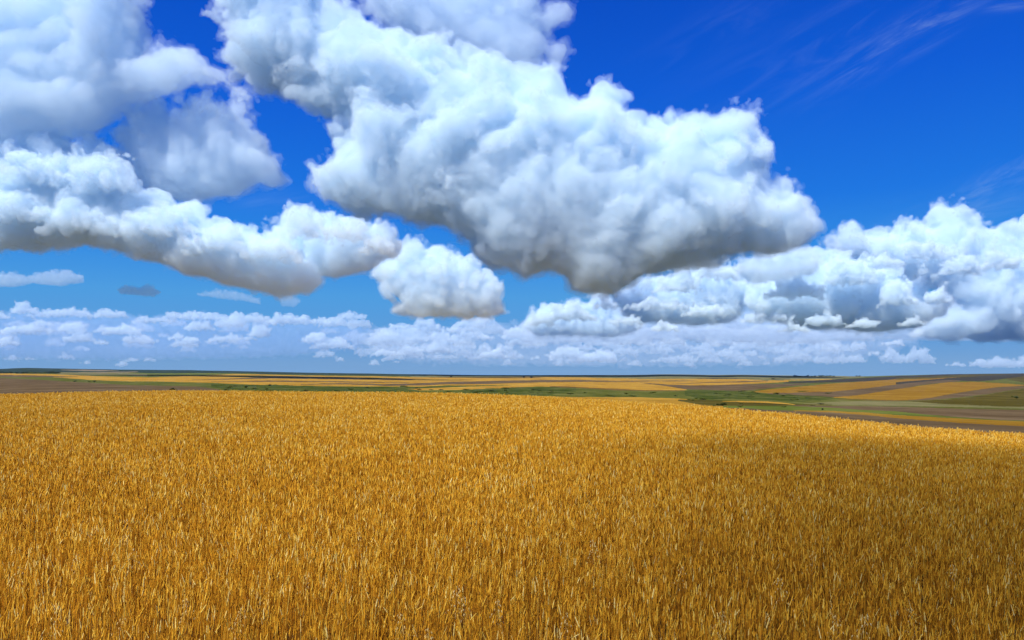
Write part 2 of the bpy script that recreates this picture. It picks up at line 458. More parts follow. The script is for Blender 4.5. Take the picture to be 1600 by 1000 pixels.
# ------------------------------------------------------------------ wheat
def straw_material(name, cols, transl=.22):
    m = bpy.data.materials.new(name)
    m.use_nodes = True
    t = m.node_tree
    t.nodes.clear()
    out = nd(t, 'ShaderNodeOutputMaterial')
    at = nd(t, 'ShaderNodeAttribute', attribute_name='tone')
    rp = nd(t, 'ShaderNodeValToRGB')
    els = rp.color_ramp.elements
    for i, (p, c) in enumerate(cols):
        e = els[0] if i == 0 else (els[1] if i == 1 else els.new(p))
        e.position = p
        e.color = (*c, 1)
    t.links.new(at.outputs['Fac'], rp.inputs[0])
    b = nd(t, 'ShaderNodeBsdfPrincipled', i_Roughness=0.6)
    b.inputs['Specular IOR Level'].default_value = 0.05
    tl = nd(t, 'ShaderNodeBsdfTranslucent')
    mx = nd(t, 'ShaderNodeMixShader', i_0=transl)
    t.links.new(rp.outputs[0], b.inputs['Base Color'])
    t.links.new(rp.outputs[0], tl.inputs[0])
    t.links.new(b.outputs[0], mx.inputs[1])
    t.links.new(tl.outputs[0], mx.inputs[2])
    t.links.new(mx.outputs[0], out.inputs['Surface'])
    return m


STRAW = [(0.0, (.17, .062, .006)), (.25, (.46, .185, .012)), (.5, (.68, .315, .018)), (.75, (.80, .45, .040)), (.92, (.84, .565, .10)), (1.0, (.87, .67, .24))]


def spindle(base, axis, side, up2, length, rad, prof):
    """Four-sided pointed bodies along axis: base (n,3) -> verts (n, len(prof)*4, 3)."""
    rings = []
    for t, r in prof:
        c = base + axis * (length * t)[:, None]
        for a, b in ((1, 0), (0, 1), (-1, 0), (0, -1)):
            rings.append(c + side * (rad * r * a)[:, None] + up2 * (rad * r * b)[:, None])
    return np.stack(rings, 1)


def spindle_faces(k):
    f = []
    for i in range(k - 1):
        for j in range(4):
            f.append([i * 4 + j, i * 4 + (j + 1) % 4, (i + 1) * 4 + (j + 1) % 4, (i + 1) * 4 + j])
    return np.array(f)


def wheat():
    r = np.random.RandomState(11)
    N = Perlin(5)
    Vs, Fs, Ts, off = [], [], [], [0]

    def emit(v, f, tone):
        """v (n,k,3), f (m,4) local faces, tone (n,k)."""
        n, k = v.shape[:2]
        Vs.append(v.reshape(-1, 3).astype(np.float32))
        Ts.append(tone.reshape(-1).astype(np.float32))
        Fs.append((f[None] + (np.arange(n) * k)[:, None, None] + off[0]).reshape(-1, 4).astype(np.int32))
        off[0] += n * k

    def ribbon(pts, wid, side, tone):
        """pts list of (n,3), wid list of (n,), flat strips."""
        v = []
        for p, w in zip(pts, wid):
            v += [p - side * w[:, None], p + side * w[:, None]]
        k = len(pts)
        f = np.array([[2 * i, 2 * i + 1, 2 * i + 3, 2 * i + 2] for i in range(k - 1)])
        tn = np.repeat(np.stack(tone, 1), 2, axis=1)
        emit(np.stack(v, 1), f, tn)

    def scatter(y0, y1, rho):
        ys = np.linspace(y0, y1, 400)
        w = rho(ys) * (1.30 * ys + 2.4)
        n = int(np.trapz(w, ys))
        c = np.cumsum(w)
        Y = np.interp(r.rand(n), c / c[-1], ys)
        X = (r.rand(n) - .5) * (1.30 * Y + 2.4)
        # tillers: a few stalks to a plant
        k = 3
        pid = np.arange(n) // k
        cx, cyy = X[::k][pid], Y[::k][pid]
        X, Y = cx + r.randn(n) * .02, cyy + r.randn(n) * .02
        x = CX + F_PX * X / Y
        _, d = crest(x)
        keep = Y < d * 1.04
        return X[keep], Y[keep], r.randn(n)[pid][keep]

    def stalks(X, Y, own, full, K):
        n = len(X)
        Z = near_z(X, Y)
        g = np.maximum(1.0, (Y / 9.0)) ** .66                    # farther stalks stand for a few
        patch = N(X / 3.1, Y / 3.1, np.full(n, .5)) + .6 * N(X / .9, Y / 1.1, np.full(n, 3.5))
        big = N(X / 14, Y / 17, np.full(n, 8.5))
        h = WHEAT_H * (1 + .05 * own + .06 * r.randn(n) + .08 * patch)
        if full:
            h *= np.where(r.rand(n) < .25, .75, 1)
        yaw = r.rand(n) * 2 * np.pi
        lean = np.abs(r.randn(n)) * .04 + .005
        la = r.rand(n) * 2 * np.pi
        L = np.stack([np.cos(la) * lean + .03, np.sin(la) * lean, np.ones(n)], 1)
        base = np.stack([X, Y, Z], 1)
        side = np.stack([np.cos(yaw * .5 - .8), np.sin(yaw * .5 - .8) * .6, np.zeros(n)], 1)
        side /= np.linalg.norm(side, axis=1)[:, None]
        bend = np.stack([np.cos(la), np.sin(la), np.zeros(n)], 1) * (lean * 1.4 * h)[:, None]
        neck = base + L * h[:, None] + bend * .5
        mid = base + L * (h * .55)[:, None]
        low = base + L * (h * .12)[:, None]
        tone = np.clip(.21 + .16 * own + .13 * r.randn(n) + .12 * patch + .15 * big, .05, .95)
        pale = r.rand(n) < .012
        tone[pale] = .9
        green = 0
        ws = .0021 * g
        ribbon([low, mid, neck] if full else [base + L * (h * .3)[:, None], neck], [ws * 1.2, ws, ws * .8] if full else [ws, ws * .8], side,
               [tone, tone, tone] if full else [tone, tone])
        # ear: nods over
        ax = L + bend / h[:, None] * 1.6 + r.randn(n, 3) * np.array([.16, .16, .05])
        ax[:, 2] -= np.abs(r.randn(n)) * .22
        ax /= np.linalg.norm(ax, axis=1)[:, None]
        s2 = np.cross(ax, side)
        s2 /= np.maximum(np.linalg.norm(s2, axis=1), 1e-6)[:, None]
        s1 = np.cross(s2, ax)
        ln = .085 * (1 + .22 * r.randn(n)) * np.minimum(g, 2.0) ** .5
        rad = .0052 * (1 + .2 * r.randn(n)) * g
        prof = [(0, .25), (.12, .95), (.34, .7), (.45, 1.0), (.66, .65), (.8, .75), (1, .08)] if K == 2 else ([(0, .3), (.3, 1), (.7, .8), (1, .1)] if K == 1 else [(0, .4), (.45, 1), (1, .15)])
        v = spindle(neck, ax, s1, s2 * .75, ln, rad, prof)
        te = np.clip(tone + .29 + .10 * r.randn(n), .05, 1)
        pt = np.array([t for t, _ in prof]).repeat(4)
        emit(v, spindle_faces(len(prof)), np.clip(te[:, None] + (r.rand(n, len(pt)) - .5) * .22, 0, 1))
        # leaves, dry and curled
        has = r.rand(n) < (.3 if full else .2)
        m = has.sum()
        t0 = r.rand(m) * .45 + .4
        b0 = base[has] + L[has] * (h[has] * t0)[:, None]
        a = r.rand(m) * 2 * np.pi
        dr = np.stack([np.cos(a), np.sin(a), np.zeros(m)], 1)
        pr = np.stack([-np.sin(a), np.cos(a), np.zeros(m)], 1)
        ll = (.10 + .12 * r.rand(m)) * np.minimum(g[has], 2.2)
        up = np.array([0, 0, 1.0])
        rise = r.rand(m) * .9 + .1
        p1 = b0 + dr * (ll * .4)[:, None] + up * (ll * .5 * rise)[:, None]
        p2 = b0 + dr * (ll * .85)[:, None] + up * (ll * (.35 * rise - .15))[:, None]
        wl = (.0018 + .0024 * r.rand(m)) * g[has]
        tl = np.clip(tone[has] + .16 * r.randn(m) + .02, .05, .95)
        if full:
            ribbon([b0, p1, p2], [wl * .8, wl, wl * .15], pr, [tl * .9, tl, tl])
        else:
            ribbon([b0, p1], [wl * .9, wl * .3], pr, [tl * .9, tl])

    X, Y, own = scatter(4.6, 11, lambda y: 330 + 0 * y)
    stalks(X, Y, own, True, 2)
    X, Y, own = scatter(11, 22, lambda y: 430 * (9.0 / y) ** 1.0)
    stalks(X, Y, own, True, 1)
    X, Y, own = scatter(22, 124, lambda y: 430 * (9.0 / y) ** 1.3)
    stalks(X, Y, own, False, 0)
    V, T, F = np.concatenate(Vs), np.concatenate(Ts), np.concatenate(Fs)
    o = mesh_obj('wheat_crop', V, F, straw_material('ripe_straw', STRAW))
    o.data.attributes.new('tone', 'FLOAT', 'POINT').data.foreach_set('value', T)
    tag(o, kind='stuff')



def wild_oats():
    """Pale wild oats that stand a little above the crop near the camera."""
    r = np.random.RandomState(4)
    ms = straw_material('oat_stem', [(0, (.62, .40, .10)), (1, (.74, .52, .18))])
    mp = straw_material('oat_spikelet', [(0, (.82, .60, .20)), (1, (.90, .74, .36))], .45)
    kinds = []
    for k in range(3):
        n, hh = 9, 1.0
        lean = (r.rand(2) - .5) * .22
        path = np.array([[lean[0] * t * t, lean[1] * t * t, hh * t] for t in np.linspace(0, 1, n)])
        v, f = [], []
        for i, p in enumerate(path):
            w = .0028 * (1 - .55 * i / (n - 1))
            for a in range(3):
                v.append(p + np.array([math.cos(a * 2.094), math.sin(a * 2.094), 0]) * w)
        for i in range(n - 1):
            for a in range(3):
                f.append([i * 3 + a, i * 3 + (a + 1) % 3, i * 3 + 3 + (a + 1) % 3, i * 3 + 3 + a])
        v2, f2 = [], []
        for j in range(20):
            t = .72 + .28 * j / 19
            b = np.array([np.interp(t, np.linspace(0, 1, n), path[:, c]) for c in range(3)])
            a = j * 2.4 + r.rand()
            reach = (.075 * (1.15 - (t - .72) / .28)) * (.6 + .8 * r.rand())
            tip = b + np.array([math.cos(a) * reach, math.sin(a) * reach, -.012 + .03 * r.rand()])
            sd = np.array([-math.sin(a), math.cos(a), 0]) * .0008
            q = len(v2)
            v2 += [b - sd, b + sd, tip + sd, tip - sd]
            f2.append([q, q + 1, q + 2, q + 3])
            ax = np.array([math.cos(a) * .35, math.sin(a) * .35, -1]); ax /= np.linalg.norm(ax)
            s1 = np.array([-math.sin(a), math.cos(a), 0]); s2 = np.cross(ax, s1)
            sp = spindle(tip[None], ax[None], s1[None], s2[None], np.array([.026]), np.array([.0052 * (.8 + .5 * r.rand())]), [(0, .3), (.35, 1), (.7, .7), (1, .05)])[0]
            q = len(v2)
            v2 += list(sp)
            f2 += [[q + z for z in fc] for fc in spindle_faces(4).tolist()]
        kinds.append(((v, f), (v2, f2)))
    for m, val in ((ms, None), (mp, None)):
        m.node_tree.nodes['Attribute'].attribute_type = 'OBJECT'
    spots = [(187, 812), (297, 935), (190, 845), (50, 800), (26, 888), (106, 868), (172, 972), (212, 866), (356, 962), (735, 936), (708, 930), (772, 938),
             (642, 966), (676, 984), (1497, 893), (1232, 912), (1312, 966), (1266, 872), (1420, 840), (1583, 882), (1330, 975), (470, 905), (880, 965), (1048, 890),
             (85, 962), (560, 842), (1120, 955), (1440, 960), (930, 850), (330, 790)]
    protos = []
    for i, (px, py) in enumerate(spots):
        Y = 8.0
        for _ in range(12):
            X = (px - CX) / F_PX * Y
            z = float(near_z(np.array([X]), np.array([Y]))[0])
            Y = F_PX * (CAM_Z - z - .93) / (py - YH)
        if i < 3:
            (v, f), (v2, f2) = kinds[i]
            o = mesh_obj('wild_oat', np.array(v), np.array(f), ms, smooth=True)
            c = mesh_obj('panicle', np.array(v2), np.array(f2), mp, parent=o)
            protos.append((o, c))
        else:
            a, b = protos[i % 3]
            o, c = a.copy(), b.copy()
            COL.objects.link(o)
            COL.objects.link(c)
            c.parent = o
        o.location = (X, Y, z)
        o.rotation_euler = (0, 0, r.rand() * 6.28)
        o.scale = (1, 1, .94 + .1 * r.rand())
        o['tone'] = float(r.rand())
        c['tone'] = float(r.rand())
        tag(o, 'pale wild oat with drooping spikelets standing among the golden wheat', 'wild oat', 'wild oats among the wheat')


def leaf_crown(seed, n, lobes):
    """A crown of small leaf clumps spread through a few uneven lobes; about one metre wide, one metre tall from z = 0."""
    r = np.random.RandomState(seed)
    L = []
    for _ in range(lobes):
        a, d = r.rand() * 6.28, r.rand() ** .5 * .28
        L.append((math.cos(a) * d, math.sin(a) * d, .28 + r.rand() * .48, .16 + r.rand() * .16))
    v, f = [], []
    for i in range(n):
        x, y, z, rad = L[i % lobes]
        p = r.randn(3)
        p = p / np.linalg.norm(p) * rad * r.rand() ** .4
        c = np.array([x, y, z]) + p
        c[2] = max(c[2], .04)
        u, w = r.randn(3), r.randn(3)
        u /= np.linalg.norm(u)
        w -= u * (w @ u)
        w /= np.linalg.norm(w)
        s = .035 + .035 * r.rand()
        q = len(v)
        v += [c - u * s, c - w * s * .7, c + u * s, c + w * s * .7]
        f.append([q, q + 1, q + 2, q + 3])
    return np.array(v), np.array(f)


def trees():
    r = np.random.RandomState(21)
    dark = ground_material('tree_leaf_dark', [(.016, .026, .006), (.038, .052, .012), (.07, .082, .022)], scale=6, fine=4)
    fresh = ground_material('tree_leaf_fresh', [(.04, .055, .010), (.085, .10, .018), (.14, .15, .04)], scale=6, fine=4)
    bark = ground_material('tree_bark', [(.04, .03, .02), (.08, .06, .045)], scale=9, fine=4)
    crowns = [leaf_crown(k, 620, 5 + k % 4) for k in range(5)]
    tv = np.array([[math.cos(a * 1.047) * w, math.sin(a * 1.047) * w, z] for z, w in ((-.08, .05), (.15, .038), (.45, .028), (.7, .012)) for a in range(6)])
    tf = np.array([[i * 6 + a, i * 6 + (a + 1) % 6, i * 6 + 6 + (a + 1) % 6, i * 6 + 6 + a] for i in range(3) for a in range(6)])
    base = {}

    def tree(name, px, py, w, h, mat, label, cat, group=None):
        Y = float(far_depth(np.array([px], np.float32), np.array([py], np.float32))[0])
        k = r.randint(5)
        key = (name, k, mat.name)
        if key in base:
            a, b, c = base[key]
            o, tr, cr = a.copy(), b.copy(), c.copy()
            for q in (o, tr, cr):
                COL.objects.link(q)
            tr.parent = o
            cr.parent = o
        else:
            o = bpy.data.objects.new(name, None)
            COL.objects.link(o)
            tr = mesh_obj('trunk', tv, tf, bark, parent=o, smooth=True)
            cr = mesh_obj('crown', *crowns[k], mat, parent=o)
            base[key] = (o, tr, cr)
        o.location = pix(px, py, Y)
        q = Y / F_PX
        o.scale = (w * q, w * q, h * q)
        o.rotation_euler = (0, 0, r.rand() * 6.28)
        for key2 in ('label', 'category', 'group'):
            if key2 in o:
                del o[key2]
        tag(o, label, cat, group)

    x = 2.0
    while x < 92:
        light = 46 < x < 72 and r.rand() < .7
        tree('tree', x, 583.5 + .2 * r.rand(), 8 + 4 * r.rand(), 2.4 + 1.6 * r.rand(), fresh if light else dark,
             'pale green tree in the dark line of trees before the blue skyline' if light else 'dark tree in the line of trees before the blue skyline', 'tree', 'pale trees in the far tree line' if light else 'dark trees in the far tree line')
        x += 5.5 + 3 * r.rand()
    x = 1241.0
    while x < 1307:
        tree('tree', x, 588.9, 5 + 4 * r.rand(), 1.8 + 2.0 * r.rand(), dark, 'small dark tree in the row of trees on the skyline', 'tree', 'row of trees on the skyline')
        x += 4 + 2.5 * r.rand()
    for px, py, w, h, m, nm, lb in [
        (268.5, 610.6, 9, 5.2, dark, 'shrub', 'taller of the two dark shrubs together on the brown ploughed field'),
        (273.5, 610.5, 7, 4.0, dark, 'shrub', 'lower of the two dark shrubs together on the brown ploughed field'),
        (148, 597.2, 7, 3.2, dark, 'shrub', 'dark shrub at the corner of the green strip above the brown field'),
        (117, 596.6, 6, 2.4, dark, 'shrub', 'low shrub on the dark green strip above the brown field'),
        (140, 597, 5, 2.2, fresh, 'shrub', 'small pale shrub beside the corner of the green strip'),
        (385, 606.4, 8, 4.2, dark, 'shrub', 'dark shrub alone on the green slope below the striped fields'),
        (422, 603, 8, 2.6, dark, 'shrub', 'dark shrub on the edge between the green slope and a gold strip'),
        (705, 589.4, 3.6, 2.6, dark, 'tree', 'tiny lone tree on the pale grey-green skyline field'),
        (819, 590.2, 5.4, 2.8, dark, 'tree', 'taller of two dark trees on the far gold field near the skyline'),
        (830.5, 590.4, 6.6, 2.2, dark, 'tree', 'wider of two dark trees on the far gold field near the skyline'),
        (1338.5, 588.6, 4, 2.2, dark, 'tree', 'smaller tree of the close pair alone on the skyline'),
        (1343, 588.6, 5, 2.8, dark, 'tree', 'larger tree of the close pair alone on the skyline'),
        (1130, 634, 13, 5.6, dark, 'shrub', 'large dark round bush in the hollow just beyond the wheat'),
        (1123, 633.6, 9, 4.4, dark, 'shrub', 'smaller bush leaning against the large dark bush in the hollow'),
        (1285, 641.2, 4.5, 4.4, dark, 'shrub', 'narrow upright shrub on the narrow green strip'),
        (1588, 623, 9, 4.6, dark, 'shrub', 'dark bush on the olive slope at the right edge'),
        (1582, 621, 5, 2.8, fresh, 'shrub', 'small green bush beside the dark bush on the olive slope'),
        (1208, 592.4, 7, 1.6, dark, 'shrub', 'flat dark shrub on the pale field at the end of a gold strip'),
    ]:
        tree(nm, px, py, w, h, m, lb, nm)
    for x0, x1, yt, yb, n in ((345, 660, 604, 613, 16), (735, 900, 606, 617, 16), (905, 1060, 611, 620, 7), (1075, 1300, 612, 626, 22), (600, 740, 608, 614, 6), (1100, 1290, 630, 638, 7)):
        for _ in range(n):
            px = x0 + (x1 - x0) * r.rand()
            py = min(yt + (yb - yt) * r.rand(), float(crest(np.array([px], np.float32))[0][0]) - 1.5)
            m = fresh if r.rand() < .7 else dark
            tree('shrub', px, py, 6 + 11 * r.rand(), 1.1 + 1.5 * r.rand(), m, 'green scrub bush in the long green valley between the fields' if m is fresh else 'dark scrub bush in the long green valley between the fields', 'shrub',
                 'green bushes in the valley' if m is fresh else 'dark bushes in the valley')


near_ground()
far_land()
trees()
wild_oats()
if DEV != 'nowheat':
    wheat()

# ------------------------------------------------------------------ clouds
def cloud_material(name, sigma, surf=0.12, aniso=-0.1, tint=(1, 1, 1)):
    m = bpy.data.materials.new(name)
    m.use_nodes = True
    t = m.node_tree
    t.nodes.clear()
    out = nd(t, 'ShaderNodeOutputMaterial')
    v = nd(t, 'ShaderNodeVolumePrincipled', i_Density=sigma, i_Anisotropy=aniso)
    v.inputs['Color'].default_value = (*tint, 1)
    t.links.new(v.outputs[0], out.inputs['Volume'])
    # droplets at the skin of the cloud: a share of the light scatters right there
    tr = nd(t, 'ShaderNodeBsdfTransparent')
    df = nd(t, 'ShaderNodeBsdfDiffuse')
    df.inputs['Color'].default_value = (.82, .89, .93, 1)
    tl = nd(t, 'ShaderNodeBsdfTranslucent')
    tl.inputs['Color'].default_value = (.82, .89, .93, 1)
    mx = nd(t, 'ShaderNodeMixShader', i_0=0.5)
    t.links.new(df.outputs[0], mx.inputs[1])
    t.links.new(tl.outputs[0], mx.inputs[2])
    m2 = nd(t, 'ShaderNodeMixShader', i_0=surf)
    t.links.new(tr.outputs[0], m2.inputs[1])
    t.links.new(mx.outputs[0], m2.inputs[2])
    t.links.new(m2.outputs[0], out.inputs['Surface'])
    return m


def cloud(name, polys, D, R, mfp, amp=0.5, vox=2.5, seed=1, surf=0.12, label=None, scale=1.0, wisp=0.0, base=0.25, veil=4.0, vthin=3.0, rough=0.58, tint=(.85, .94, 1), grow=5.0):
    if DEV and 'C' in DEV and ('C%d,' % seed) not in DEV + ',':
        return
    """A cloud with the outline polys (photo pixels) standing D metres away, about 2R pixels thick, its skin heaped up in billows.
    mfp: how many pixels of cloud the light crosses between two scatterings."""
    pts = np.concatenate([np.asarray(p, np.float32) for p in polys])
    mrg = R * amp * 1.2 + 6
    u0, v0 = pts.min(0) - mrg
    u1, v1 = pts.max(0) + mrg
    wm = R * 1.75 + 4
    us = np.arange(u0, u1, vox, dtype=np.float32)
    vs = np.arange(v0, v1, vox, dtype=np.float32)
    ws = np.arange(-wm, wm, vox, dtype=np.float32)
    U, V = np.meshgrid(us, vs, indexing='ij')
    d2 = np.full(U.shape, -1e9, np.float32)
    for p in polys:
        d2 = np.maximum(d2, poly_sdf(p, U, V))
    N = Perlin(seed)
    d2 += grow
    d2 += amp * R * 0.10 * N(U.ravel() / 30, V.ravel() / 30, np.full(U.size, .3, np.float32)).reshape(U.shape)
    # local thickness varies over the cloud
    Rl = R * (1 + 0.25 * N(U.ravel() / (2.2 * R), V.ravel() / (2.2 * R), np.full(U.size, 7.7, np.float32))).reshape(U.shape)
    f = (Rl[..., None] - np.sqrt(np.maximum(Rl - d2, 0)[..., None] ** 2 + ws[None, None, :] ** 2)).astype(np.float32)
    A = amp * R
    band = np.nonzero(np.abs(f) < A * 1.5 + 2 * vox)
    x, y, z = us[band[0]], vs[band[1]], ws[band[2]]
    vb = pts[:, 1].max()
    # the base is flatter than the heaped top
    hb = np.clip((vb - y) / (2 * R), 0, 1)
    k = base + (1 - base) * hb
    disp = np.zeros(len(x), np.float32)
    s, a = R * 0.9 * scale, 1.0
    wx, wy, wz = x, y, z
    norm = 0
    i = 0
    while s > vox * 1.2 and i < 7:
        n = N(wx / s + 13.1 * i, wy / s + 3.7 * i, wz / s + 5.3 * i)
        disp += a * (np.abs(n) * 2.4 - 0.5)
        s *= 0.48
        a *= rough
        i += 1
    if wisp:
        s, a = R * 0.5, wisp
        for i in range(4):
            disp -= a * np.maximum(N(x / s + 91, y / s + 31 * i, z / s), 0)
            s *= .5
            a *= .6
    # smoother and more broken regions, and no crumbs far outside the body
    k = k * np.clip(.85 + 1.0 * N(x / (1.3 * R) + 5, y / (1.3 * R), z / (1.3 * R) + 9), .3, 1.45)
    k = k * np.clip(1.15 + f[band] / (1.1 * A), 0.1, 1)
    f[band] += A * 0.75 * disp * k
    f[0], f[-1], f[:, 0], f[:, -1], f[..., 0], f[..., -1] = -999, -999, -999, -999, -999, -999
    f /= vox
    np.clip(f, -8, 8, out=f)
    g = openvdb.FloatGrid()
    g.background = -3.0
    g.copyFromArray(f)
    verts, quads = g.convertToQuads(0.0)
    verts = np.asarray(verts) * vox
    px, py, w = verts[:, 0] + u0, verts[:, 1] + v0, verts[:, 2] - wm
    q = D / F_PX
    cu, cv = (u0 + u1) / 2, (v0 + v1) / 2
    c = pix(cu, cv, D)
    co = np.stack([(px - cu) * q, w * q, -(py - cv) * q], 1)
    m = cloud_material(name, 1.0 / (mfp * q), surf, tint=tint)
    o = mesh_obj(name, co, np.asarray(quads)[:, ::-1].copy(), m, smooth=True, loc=c)
    tag(o, label, 'cloud', 'cumulus clouds in the sky')
    if veil:
        # the thin ragged mist that hangs round the dense body
        f2 = f + veil / vox
        sel = np.nonzero(np.abs(f2) < 3.0)
        x, y, z = us[sel[0]], vs[sel[1]], ws[sel[2]]
        er = np.zeros(len(x), np.float32)
        s, a = 16.0 * vox / 2, 1.0
        for i in range(2):
            er += a * N(x / s + 41, y / s + 17 * i, z / s + 5)
            s *= .5
            a *= .6
        f2[sel] += er * veil * 1.9 / vox
        g = openvdb.FloatGrid()
        g.background = -3.0
        g.copyFromArray(f2)
        v2, q2 = g.convertToQuads(0.0)
        v2 = np.asarray(v2) * vox
        co2 = np.stack([(v2[:, 0] + u0 - cu) * q, (v2[:, 2] - wm) * q, -(v2[:, 1] + v0 - cv) * q], 1)
        mesh_obj('cloud_veil', co2, np.asarray(q2)[:, ::-1].copy(), cloud_material('cloud_veil', 1.0 / (mfp * q * vthin), 0.0, tint=tint), parent=o, smooth=True)
    return o



CL = 'cumulus_cloud'
C1 = [(330, -60), (345, 20), (372, 45), (345, 75), (352, 100), (395, 125), (430, 140), (470, 145), (495, 165), (515, 200), (540, 205),
      (530, 235), (500, 265), (485, 260), (495, 290), (530, 310), (560, 330), (620, 335), (660, 345), (700, 360), (740, 375), (745, 395),
      (770, 410), (800, 420), (820, 430), (855, 420), (880, 430), (895, 450), (930, 455), (960, 455), (1000, 430), (1050, 415), (1120, 405),
      (1160, 395), (1200, 395), (1250, 380), (1275, 365), (1260, 340), (1255, 310), (1240, 290), (1225, 282), (1205, 290), (1195, 270),
      (1205, 250), (1190, 215), (1175, 180), (1140, 178), (1120, 185), (1105, 195), (1085, 188), (1060, 185), (1030, 190), (1005, 200),
      (985, 185), (965, 165), (940, 150), (920, 147), (905, 155), (890, 150), (880, 125), (860, 110), (840, 118), (800, 118), (780, 110),
      (740, 95), (715, 78), (700, 65), (660, 70), (620, 60), (590, 48), (555, 30), (515, 20), (520, -60)]
C2 = [(555, -60), (570, 8), (590, 30), (620, 48), (660, 66), (700, 72), (740, 88), (770, 108), (800, 112), (830, 108), (850, 85), (872, 100), (885, 75),
      (860, 78), (835, 50), (862, 48), (872, 32), (890, 28), (885, 5), (865, 8), (848, 28), (838, 10), (840, -60)]
C3 = [(-60, -60), (205, -60), (222, 20), (230, 50), (222, 70), (224, 88), (240, 70), (265, 65), (290, 70), (318, 92), (345, 108), (385, 145),
      (365, 150), (345, 132), (325, 130), (290, 128), (278, 150), (230, 152), (195, 165), (172, 188), (148, 205), (120, 215), (60, 214), (30, 222), (-60, 225)]
C4 = [(178, 215), (195, 185), (200, 170), (235, 158), (265, 160), (275, 182), (285, 160), (330, 147), (345, 165), (365, 150), (392, 152), (385, 175),
      (400, 190), (415, 220), (440, 255), (445, 275), (425, 292), (400, 285), (370, 305), (330, 310), (300, 315), (255, 310), (215, 295), (200, 270), (185, 240)]
C5 = [(-60, 230), (5, 225), (50, 213), (110, 210), (130, 225), (160, 213), (185, 235), (200, 265), (205, 295), (240, 305), (290, 315), (320, 322), (345, 342),
      (380, 352), (415, 365), (440, 380), (470, 400), (500, 410), (505, 440), (480, 460), (440, 464), (400, 456), (350, 443), (300, 430), (250, 415),
      (200, 400), (150, 390), (100, 395), (50, 392), (-60, 400)]
C6 = [(418, 352), (440, 345), (465, 318), (480, 320), (520, 335), (555, 338), (590, 350), (620, 365), (628, 385), (620, 400), (590, 412), (560, 428),
      (520, 434), (490, 425), (450, 405), (425, 380)]
C7 = [(600, 405), (625, 388), (640, 380), (690, 385), (730, 400), (755, 420), (770, 435), (785, 450), (783, 470), (790, 488), (760, 497), (700, 495),
      (650, 495), (615, 488), (622, 472), (595, 450), (582, 428)]
C8 = [(-40, 425), (20, 424), (40, 430), (70, 424), (100, 420), (132, 430), (130, 441), (95, 447), (50, 443), (20, 448), (-40, 447)]
C9 = [(182, 452), (195, 444), (215, 450), (233, 444), (252, 456), (240, 463), (210, 461), (188, 459)]
C10 = [(303, 461), (340, 451), (375, 456), (405, 466), (408, 476), (378, 470), (345, 467)]
C11 = [(433, 462), (455, 458), (470, 470), (460, 480), (440, 478)]
C12 = [(822, 508), (832, 490), (850, 480), (868, 483), (885, 475), (905, 472), (920, 478), (930, 462), (945, 460), (965, 478), (985, 492), (1000, 510), (960, 522), (900, 520), (840, 520)]
C13 = [(965, 470), (990, 440), (1030, 432), (1060, 430), (1090, 415), (1115, 405), (1122, 416), (1150, 412), (1165, 425), (1164, 445), (1170, 470),
       (1150, 492), (1120, 502), (1080, 505), (1040, 500), (1000, 500), (975, 490)]
C14 = [(1170, 475), (1172, 445), (1190, 420), (1215, 395), (1240, 385), (1265, 400), (1300, 390), (1330, 390), (1345, 410), (1370, 420), (1400, 430),
       (1425, 445), (1445, 462), (1475, 452), (1480, 470), (1465, 490), (1440, 505), (1400, 512), (1340, 515), (1300, 512), (1260, 507), (1220, 502), (1185, 495)]
C15 = [(1290, 376), (1320, 366), (1350, 370), (1375, 362), (1393, 368), (1400, 350), (1420, 345), (1440, 355), (1455, 325), (1480, 316), (1500, 325),
       (1505, 340), (1520, 345), (1545, 355), (1575, 372), (1590, 345), (1680, 335), (1680, 520), (1560, 528), (1490, 527), (1430, 520), (1440, 500),
       (1480, 475), (1470, 455), (1420, 440), (1370, 420), (1330, 400)]

SHADE_AT, SHADE_MFP = (92.5, 3), 62


def dome(r, x, y, w, h):
    """Outline of a small heap of cloud: level base, lumpy top."""
    n = 9
    p = [(x - w / 2, y), (x + w / 2, y)]
    for i in range(n):
        a = math.pi * (i + .5) / n
        q = .75 + .5 * r.rand()
        p.append((x + math.cos(a) * w * .5 * q, y - math.sin(a) * h * q))
    return p


